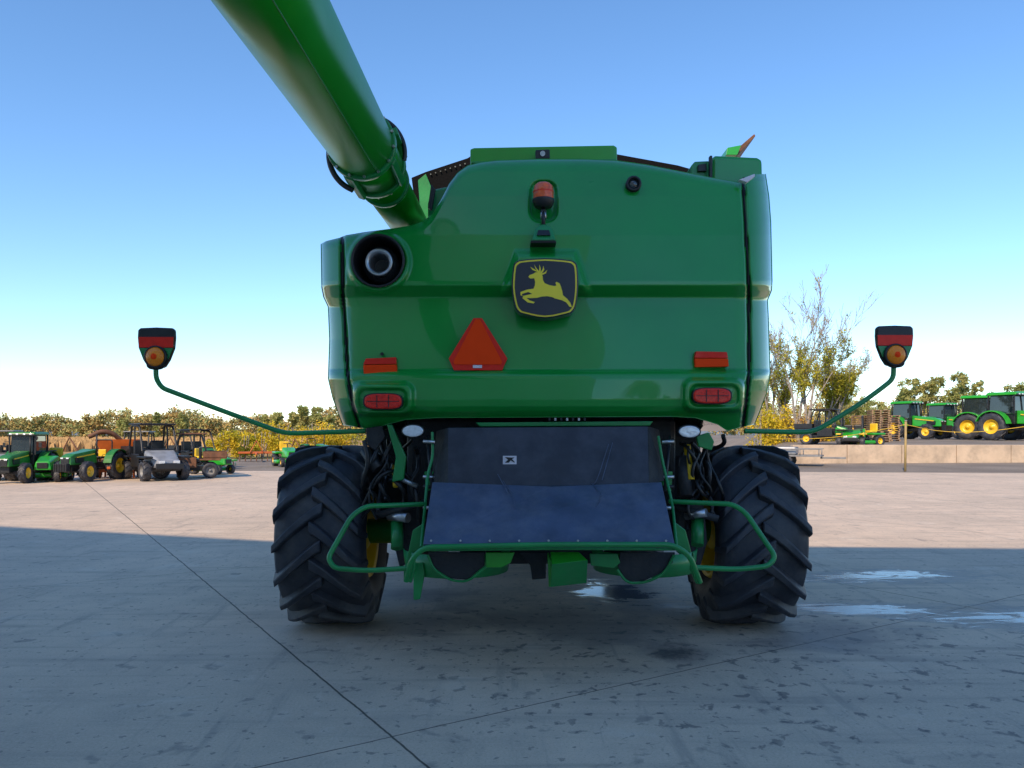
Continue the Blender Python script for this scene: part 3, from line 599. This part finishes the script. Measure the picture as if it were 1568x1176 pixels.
def utv(name,u,dist,yaw,scale,zb,body,accent,rim=GREY,roof=True,bed=True):
    e=empty(name,((u-784)/F*dist,dist,zb),yaw,scale)
    for x in(-.62,.62):
        wheel(e,x,-1.0,.34,.25,rim,12); wheel(e,x,.95,.34,.25,rim,12)
    box('frame',(0,0,.42),(1.0,2.5,.2),BLACK,e,.03)
    V=[(-.42,-1.5,.45),(.42,-1.5,.45),(.5,-.5,.45),(-.5,-.5,.45),(-.34,-1.45,.72),(.34,-1.45,.72),(.52,-.5,1.05),(-.52,-.5,1.05)]
    meshob('hood',V,[(0,3,2,1),(0,1,5,4),(4,5,6,7),(1,2,6,5),(0,4,7,3),(2,3,7,6)],body,e,False,.06)
    box('bumper',(0,-1.56,.5),(.9,.08,.2),BLACK,e,.02); box('headlamp',(-.24,-1.50,.64),(.2,.05,.1),CHROME,e,.01); box('headlamp',(.24,-1.50,.64),(.2,.05,.1),CHROME,e,.01)
    box('grille',(0,-1.51,.56),(.5,.04,.10),BLACK,e,.01)
    for x in(-.64,.64):
        for y in(-1.0,.95): box('fender',(x*.98,y,.80),(.28,.85,.08),accent,e,.03)
        tube('cage',fillet([(x*.9,-.6,1.0),(x*.85,-.25,1.85),(x*.85,.6,1.88),(x*.9,.85,.9)],.12),.035,BLACK,e,False)
        tube('cage_b',[(x*.85,.25,.6),(x*.85,.3,1.86)],.03,BLACK,e,False)
        box('door',(x*.98,.0,.68),(.05,.8,.45),accent,e,.03)
    box('seat',(0,.3,.75),(1.1,.5,.15),BLACK,e,.04); box('seat_back',(-.28,.55,1.08),(.48,.12,.55),BLACK,e,.05); box('seat_back',(.28,.55,1.08),(.48,.12,.55),BLACK,e,.05)
    box('dash',(0,-.45,1.0),(1.05,.25,.15),BLACK,e,.03); lathe('steering_wheel',[(.14,0),(.16,.02),(.18,0),(.16,-.02),(.14,0)],(-.3,-.2,1.12),BLACK,e,20,'Z')
    if roof: box('roof',(0,.2,1.92),(1.2,1.25,.06),accent,e,.03)
    if bed:
        box('bed',(0,1.15,.88),(1.2,.95,.10),accent,e,.02)
        for q in(((-.6,1.15,1.02),(.04,.95,.26)),((.6,1.15,1.02),(.04,.95,.26)),((0,.68,1.02),(1.2,.04,.26)),((0,1.62,1.02),(1.2,.04,.26))): box('bed_side',*q,accent,e,.01)
    return e
def mower(u,dist,yaw,scale,zb=0):
    e=empty('riding_mower',((u-784)/F*dist,dist,zb),yaw,scale)
    wheel(e,-.42,.5,.28,.24);wheel(e,.42,.5,.28,.24);wheel(e,-.38,-.75,.2,.16);wheel(e,.38,-.75,.2,.16)
    meshob('hood',[(-.26,-1.0,.4),(.26,-1.0,.4),(.3,-.15,.4),(-.3,-.15,.4),(-.2,-.95,.68),(.2,-.95,.68),(.28,-.15,.85),(-.28,-.15,.85)],[(0,3,2,1),(0,1,5,4),(4,5,6,7),(1,2,6,5),(0,4,7,3),(2,3,7,6)],GREENB,e,False,.05)
    box('deck',(0,-.15,.22),(1.15,.7,.16),GREENB,e,.06); box('rear_fender',(0,.5,.6),(1.0,.75,.1),GREENB,e,.04); box('foot_platform',(0,.0,.38),(.8,.5,.05),BLACK,e,.01)
    box('seat',(0,.45,.72),(.42,.42,.1),YEL,e,.04); box('seat_back',(0,.65,.92),(.42,.1,.36),YEL,e,.04)
    lathe('steering_wheel',[(.13,0),(.15,.015),(.17,0),(.15,-.015),(.13,0)],(0,.05,1.0),BLACK,e,20,'Z'); cyl('column',(0,-.1,.75),(0,.05,1.0),.025,BLACK,e)
    box('grille',(0,-1.0,.55),(.3,.04,.18),BLACK,e,.01)
    return e
def hopper(u,dist,yaw,scale,paint):
    e=empty('grain_hopper_implement',((u-784)/F*dist,dist,0),yaw,scale)
    meshob('bin',[(-.4,-.4,.6),(.4,-.4,.6),(.4,.4,.6),(-.4,.4,.6),(-.75,-.7,1.5),(.75,-.7,1.5),(.75,.7,1.5),(-.75,.7,1.5)],[(0,3,2,1),(0,1,5,4),(1,2,6,5),(2,3,7,6),(3,0,4,7)],paint,e,False,.02)
    for s in(-1,1):
        cyl('leg',(s*.6,-.5,0),(s*.6,-.5,1.2),.04,paint,e); cyl('leg',(s*.6,.5,0),(s*.6,.5,1.2),.04,paint,e); wheel(e,s*.75,0,.32,.2,GREY)
    tube('spout',[(.3,0,1.2),(-.4,-.4,1.8),(-1.0,-.5,1.6)],.09,RUSTY,e); box('hitch',(0,-1.3,.45),(.12,1.6,.1),paint,e,.02); box('lower_pan',(0,0,.35),(1.2,1.2,.25),paint,e,.03)
    return e
GREEND=mat('green_weathered',(.015,.17,.02),.4,0,.2,3,0,.15,dirt=((.10,.15,.06),.4,3))
tractor(36,27.5,.12,.60,cab=True,paint=GREEND)
mower(78,28,.3,1.1)
tractor(140,28.5,-.1,.62,cab=False,weights=True,paint=GREEND)
hopper(183,30.5,.3,1.0,ORANGE)
utv('utility_vehicle',236,29,.75,1.08,0,SILVER,BLACK)
utv('utility_vehicle',286,30,-1.2,.90,0,BLACK,RUSTY)
utv('utility_vehicle',212,36,.2,.95,0,SILVER,GREY)
mower(322,33,1.2,1.0)
utv('utility_vehicle',302,38,.9,1.0,0,GREEND,BLACK,YEL)
utv('utility_vehicle',0,29,.3,.95,0,SILVER,GREY)
mower(440,41,.5,1.2); tractor(488,47,.9,.60,cab=False,loader=True,paint=GREEND)
def implement(u,dist,yaw,sc_,m):
    e=empty('tillage_implement',((u-784)/F*dist,dist,0),yaw,sc_)
    box('beam',(0,0,.55),(2.2,.12,.12),m,e,.02); box('beam_b',(0,.7,.55),(2.2,.12,.12),m,e,.02); box('tongue',(0,-.8,.5),(.12,1.6,.12),m,e,.02)
    for i in range(7): tube('tine',[(-1+i*.33,0,.55),(-1+i*.33,.25,.35),(-1+i*.33,-.05,.03)],.03,RUSTY,e); lathe('disc',[(0,.03),(.15,.02),(.22,0)],(-1+i*.33,.7,.22),STEEL,e,16)
    tube('hitch_frame',[(-.4,-.1,.55),(0,-.2,1.3),(.4,-.1,.55)],.04,m,e,False); return e
implement(393,48,.3,1.0,ORANGE); implement(455,46,-.3,1.1,RUSTY); implement(165,35,.2,1.0,RUSTY); implement(330,37,.1,.8,GREEND); implement(110,36,.1,1.2,RUSTY); implement(262,40,.2,1.2,RUSTY)
# ------------------------------------------------------------ right-hand raised lot
meshob('raised_gravel_lot',[(15.8,42.3,1.08),(70,42.3,1.08),(150,60,1.35),(150,150,1.5),(30,150,1.5),(17.5,60,1.35)]+[(13.0,42.3,0),(14,62,0),(25,151,0)],[(0,1,2,3,4,5),(6,0,5,7),(7,5,4,8)],GRAVEL)
WALLM=mat('concrete_wall',(.54,.41,.29),.85,0,.15,.8,.3,0,12,dirt=((.22,.18,.14),.7,1.2))
rw=empty('concrete_retaining_wall',(15,42,0)); rw['world_children']=1
x=15.3
for i in range(12): box('wall_panel',(x+1.48,42.1,.56),(2.95,.35,1.12+.01*(i%2)),WALLM,rw,.02); x+=2.98
meshob('gravel_bank',[(13.2,36,0),(40,34.5,0),(40,41.9,.22),(15.4,41.9,.10)],[(0,1,2,3)],GRAVEL)
tractor(1400,60,.5,1.0,1.3,weights=True); tractor(1453,64,.4,1.0,1.33); tractor(1515,58,.75,1.12,1.3,weights=True); tractor(1560,54,.5,1.15,1.25); tractor(1582,62,.4,1.3,1.3)
utv('utility_vehicle',1268,44,.9,1.05,1.1,GREENB,BLACK,YEL); utv('utility_vehicle',1305,43.4,-.5,.95,.95,GREENB,YEL,YEL,roof=False); mower(1322,43.6,-1.2,1.2,1.0)
def pallets(u,d,z,n):
    e=empty('pallet_stack',((u-784)/F*d,d,z),random.uniform(-.3,.4))
    for i in range(n):
        z0=i*.15; ox=random.uniform(-.05,.05)
        for k in range(3): box('runner',(ox-.5+k*.5,0,z0+.05),(.09,1.0,.09),WOOD,e,0)
        for k in range(6): box('slat',(ox,-.45+k*.18,z0+.107),(1.15,.10,.02),WOOD,e,0)
    return e
pallets(1345,50,1.2,14); pallets(1322,52,1.2,12); pallets(1362,53,1.22,12)
def trailer(u,d,yaw,z=0):
    e=empty('utility_trailer',((u-784)/F*d,d,z),yaw)
    box('bed',(0,0,.6),(1.6,3.0,.08),GREY,e,.01); wheel(e,-.9,.2,.34,.2,WHITE); wheel(e,.9,.2,.34,.2,WHITE)
    for x in(-.78,.78): box('rail',(x,0,.95),(.05,3.0,.06),GREY,e,.01); [cyl('stake',(x,y,.6),(x,y,.95),.025,GREY,e,8) for y in(-1.4,-.5,.5,1.4)]
    box('tongue',(0,-2.0,.5),(.1,1.2,.1),GREY,e,.01); box('load',(0,.4,.85),(1.2,1.4,.4),SILVER,e,.08); return e
trailer(1212,40,1.1)
ps=empty('fence_post',S(1386,722,35)); ps['world_children']=1
cyl('post',S(1386,722,35),S(1387,645,35),.05,mat('post_wood',(.35,.25,.10),.8),ps,10)
cyl('post_cap',S(1387,645.2,35),S(1387,643,35),.06,GREY,ps,10)
tp=empty('barrier_rope',S(1386,648,35)); tp['world_children']=1
tube('rope',[S(1386,650,35),S(1340,660,36.5),S(1290,668,38),S(1235,672,39.5),S(1180,672,41)],.013,YEL,tp); tube('rope_b',[S(1386,650,35),S(1440,660,36),S(1500,661,36.6),S(1580,652,37)],.013,YEL,tp)
# ------------------------------------------------------------ vegetation
def leafmat(name,cols,trans=True):
    m,nt,b=newmat(name); N=nt.nodes;L=nt.links; g=N.new('ShaderNodeNewGeometry')
    n=N.new('ShaderNodeTexNoise'); n.inputs['Scale'].default_value=.35; n.inputs['Detail'].default_value=3; L.new(g.outputs['Position'],n.inputs['Vector'])
    a=N.new('ShaderNodeMath'); a.operation='MULTIPLY_ADD'; L.new(g.outputs['Random Per Island'],a.inputs[0]); a.inputs[1].default_value=.45; 
    s=N.new('ShaderNodeMath'); s.operation='MULTIPLY_ADD'; L.new(n.outputs['Fac'],s.inputs[0]); s.inputs[1].default_value=1.3; s.inputs[2].default_value=-.38; L.new(s.outputs[0],a.inputs[2])
    r=N.new('ShaderNodeValToRGB'); el=r.color_ramp.elements
    while len(el)<len(cols): el.new(.5)
    for i,c in enumerate(cols): el[i].position=i/(len(cols)-1); el[i].color=(*c,1)
    L.new(a.outputs[0],r.inputs[0]); L.new(r.outputs[0],b.inputs['Base Color']); b.inputs['Roughness'].default_value=.8; b.inputs['Specular IOR Level'].default_value=.2
    if trans:
        t=N.new('ShaderNodeBsdfTranslucent'); L.new(r.outputs[0],t.inputs[0]); mx=N.new('ShaderNodeMixShader'); mx.inputs[0].default_value=.3
        o=N['Material Output']; L.new(b.outputs[0],mx.inputs[1]); L.new(t.outputs[0],mx.inputs[2]); L.new(mx.outputs[0],o.inputs[0])
    return m
def leaves(cl):
    VV=[];
    for cx,cy,cz,rx,ry,rz,n,s in cl:
        d=rng.normal(size=(n,3)); d/=np.linalg.norm(d,axis=1)[:,None]; r=rng.random(n)**.6*rng.uniform(.8,1.2,n)
        P=d*r[:,None]*np.array([rx,ry,rz])+np.array([cx,cy,cz])
        a=rng.normal(size=(n,3)); a/=np.linalg.norm(a,axis=1)[:,None]; b=np.cross(a,rng.normal(size=(n,3))); b/=np.linalg.norm(b,axis=1)[:,None]
        sz=(s*rng.uniform(.5,1.3,n))[:,None]
        VV.append(np.stack([P-a*sz,P-b*sz*.6,P+a*sz,P+b*sz*.6],1).reshape(-1,3))
    V=np.concatenate(VV); n=len(V)//4; return V,np.arange(n*4).reshape(n,4)
def leafob(name,cl,m,parent=None):
    V,Fc=leaves(cl); me=bpy.data.meshes.new(name); me.vertices.add(len(V)); me.vertices.foreach_set('co',V.ravel())
    me.loops.add(len(Fc)*4); me.loops.foreach_set('vertex_index',Fc.ravel()); me.polygons.add(len(Fc)); me.polygons.foreach_set('loop_start',np.arange(len(Fc))*4)
    me.update(calc_edges=True); me.validate(); me.materials.append(m); return link(bpy.data.objects.new(name,me),parent)
YG=leafmat('yellow_green_foliage',[(.12,.17,.02),(.28,.30,.03),(.52,.46,.05),(.66,.52,.06)])
FARY=leafmat('far_tree_foliage',[(.17,.21,.06),(.30,.33,.10),(.46,.42,.15),(.50,.40,.15)])
FARG=leafmat('far_foliage',[(.14,.19,.10),(.22,.26,.10),(.40,.32,.11),(.46,.28,.10),(.20,.24,.11)],False)
BUSH=leafmat('yellow_bush_foliage',[(.20,.23,.02),(.54,.44,.03),(.80,.55,.04),(.60,.36,.04)])
SHR=leafmat('red_shrub_foliage',[(.18,.15,.03),(.36,.20,.05),(.46,.24,.07),(.52,.41,.06)])
cl=[]
def ridge(u): return (636 if u<700 else 616)+6*math.sin(u*.021)+5*math.sin(u*.057+1)+3*math.sin(u*.13)
u=-150
while u<1750:
    if not(560<u<1100):
        d=random.uniform(215,265); x=(u-784)/F*d; top=EYE+(665-(ridge(u)-random.uniform(0,7)))/F*d; hw=random.uniform(2.2,4.5)
        for q in range(9): cl.append((x+random.uniform(-hw,hw)*.8,d+random.uniform(-2,2),top*random.uniform(.15,.85),hw*.5,hw*.5,top*.22,100,.38))
    u+=random.uniform(7,11)
leafob('distant_tree_line',cl,FARG)
cl=[]
for u0,top,hw in((465,619,12),(484,622,12),(450,630,10),(425,630,13),(405,632,9),(240,629,6),(280,632,9),(190,638,10),(505,634,10),(1395,575,18),(1385,588,14),(1432,571,19),(1415,580,16),(1473,564,18),(1492,576,14),(1455,590,16),(1560,584,20),(1530,594,16),(1350,610,15),(1325,606,17),(1300,610,15),(1275,612,14)):
    d=170 if u0<700 else 105; x=(u0-784)/F*d; z=EYE+(665-top)/F*d; r=hw/F*d
    for q in range(38):
        k=random.random()**.8; wq=r*(1.0-.55*abs(k-.45)*1.6)
        cl.append((x+random.uniform(-wq,wq)*.8,d+random.uniform(-r,r),z*lerp(.15,.93,k),r*.34,r*.34,r*.34,80,.26 if d>150 else .17))
leafob('distant_trees',cl,FARY)
# tree row standing beyond the yard behind the photographer (mirrored in the paint)
cl=[]
for i in range(26):
    x=2+i*2.6+random.uniform(-1,1); z=random.uniform(6,11)
    for q in range(9): k=random.random(); cl.append((x+random.uniform(-1.4,1.4)*(1-k*.6),-46+random.uniform(-2,2),z*lerp(.1,.92,k),1.2,1.2,1.2,110,.3))
leafob('yard_tree_row',cl,FARG)
hv=[];hf=[]
for i in range(81):
    x=-1600+i*40; z=20+12*math.sin(i*.17+.7)+5*math.sin(i*.5); hv+=[(x,1500,-5),(x,1560,z)]
for i in range(80): hf.append((i*2,i*2+2,i*2+3,i*2+1))
meshob('distant_hills',hv,hf,land_mat('haze_tinted_woodland',(.14,.19,.24),(.17,.21,.25),(.13,.17,.21),.01,.05,0),None,True)  # blue-green distance haze is painted into the hill colour
def bush(u,d,h,w,m,name='bush',n=1500,s=.10):
    x=(u-784)/F*d; e=empty(name,(x,d,0)); c=[]
    for q in range(14): c.append((random.uniform(-w,w)*.75,random.uniform(-w,w)*.4,h*random.uniform(.15,.8),w*.33,w*.33,h*.20,n//14,s))
    leafob('foliage',c,m,e)
    for q in range(6): a=random.uniform(-w,w)*.5; tube('stem',[(a*.2,0,0),(a*.6,0,h*.4),(a,random.uniform(-.3,.3),h*.85)],.025,BARK,e)
for u,d,h,w in((345,52,2.1,1.5),(372,54,1.9,1.6),(400,56,2.2,1.6),(428,57,2.8,1.8),(455,60,2.6,1.8),(485,62,3.0,2.0),(510,63,2.6,1.8),(318,56,1.4,1.3),(535,64,2.4,1.8)): bush(u,d,h,w,BUSH if random.random()<.8 else YG,n=1700,s=.09)
for u,d,h,w in((1168,47,3.6,1.3),(1185,49,3.9,1.6),(1205,50,3.3,1.6),(1232,51,3.4,1.6),(1262,52,3.2,1.5),(1290,54,3.2,1.6),(1318,58,3.4,1.8)): bush(u,d,h,w,SHR if random.random()<.4 else BUSH,n=2200,s=.08)
def tree(name,loc,H,spread,seed,leafm,nleaf=26,leafmax=.62,dens=.35,ml=5):
    rd=random.Random(seed); e=empty(name,loc); V=[];Fc=[]; tips=[]
    def seg(p,q,r0,r1):
        n=5; d=(q-p).normalized(); a=d.orthogonal().normalized(); b=d.cross(a); k=len(V)
        for c,r in((p,r0),(q,r1)):
            for i in range(n): t=2*math.pi*i/n; V.append(c+(a*math.cos(t)+b*math.sin(t))*r)
        for i in range(n): Fc.append((k+i,k+(i+1)%n,k+n+(i+1)%n,k+n+i))
    def grow(p,d,L,r,lv):
        ns=4
        for i in range(ns):
            q=p+d*(L/ns); r2=r*(1-.6*(i+1)/ns); seg(p,q,max(r*(1-.6*i/ns),.011),max(r2,.010))
            d=(d+Vector((rd.gauss(0,.09),rd.gauss(0,.09),rd.gauss(.06,.04)))).normalized(); p=q
            if lv<ml-1 and (i>0 or lv>0):
                for _ in range(1 if lv<3 else rd.choice((1,1,2))):
                    ax=Vector((rd.gauss(0,1),rd.gauss(0,1),0)).normalized()
                    nd=(d*.85+ax*rd.uniform(.3,.65)*spread+Vector((0,0,.2))).normalized()
                    grow(p,nd,L*rd.uniform(.45,.62),r2*.55,lv+1)
            if lv>=2: tips.append(p.copy())
    for i in range(4):
        a=i*1.57+rd.random(); grow(Vector((math.cos(a)*.12,math.sin(a)*.12,0)),Vector((math.cos(a)*.16*spread,math.sin(a)*.16*spread,1)).normalized(),H*rd.uniform(.50,.66),.13,0)
    meshob('trunk_and_branches',V,Fc,BARK,e)
    c=[]
    for t in tips:
        k=t.z/H
        if rd.random()<(1.0 if k<leafmax*.7 else max(.03,1-(k-leafmax*.7)*3.2))*dens: c.append((t.x,t.y,t.z,.28,.28,.24,nleaf,.065))
    if c: leafob('foliage',c,leafm,e)
    return e
tree('tree',((1226-784)/F*50,50,.4),10.0,.95,3,YG,12,.70,.45)
tree('tree',((1268-784)/F*53,53,.6),6.2,1.1,8,YG,14,.95,.35)
tree('tree',((1190-784)/F*52,52,.4),7.4,.8,11,YG,10,.7,.45)
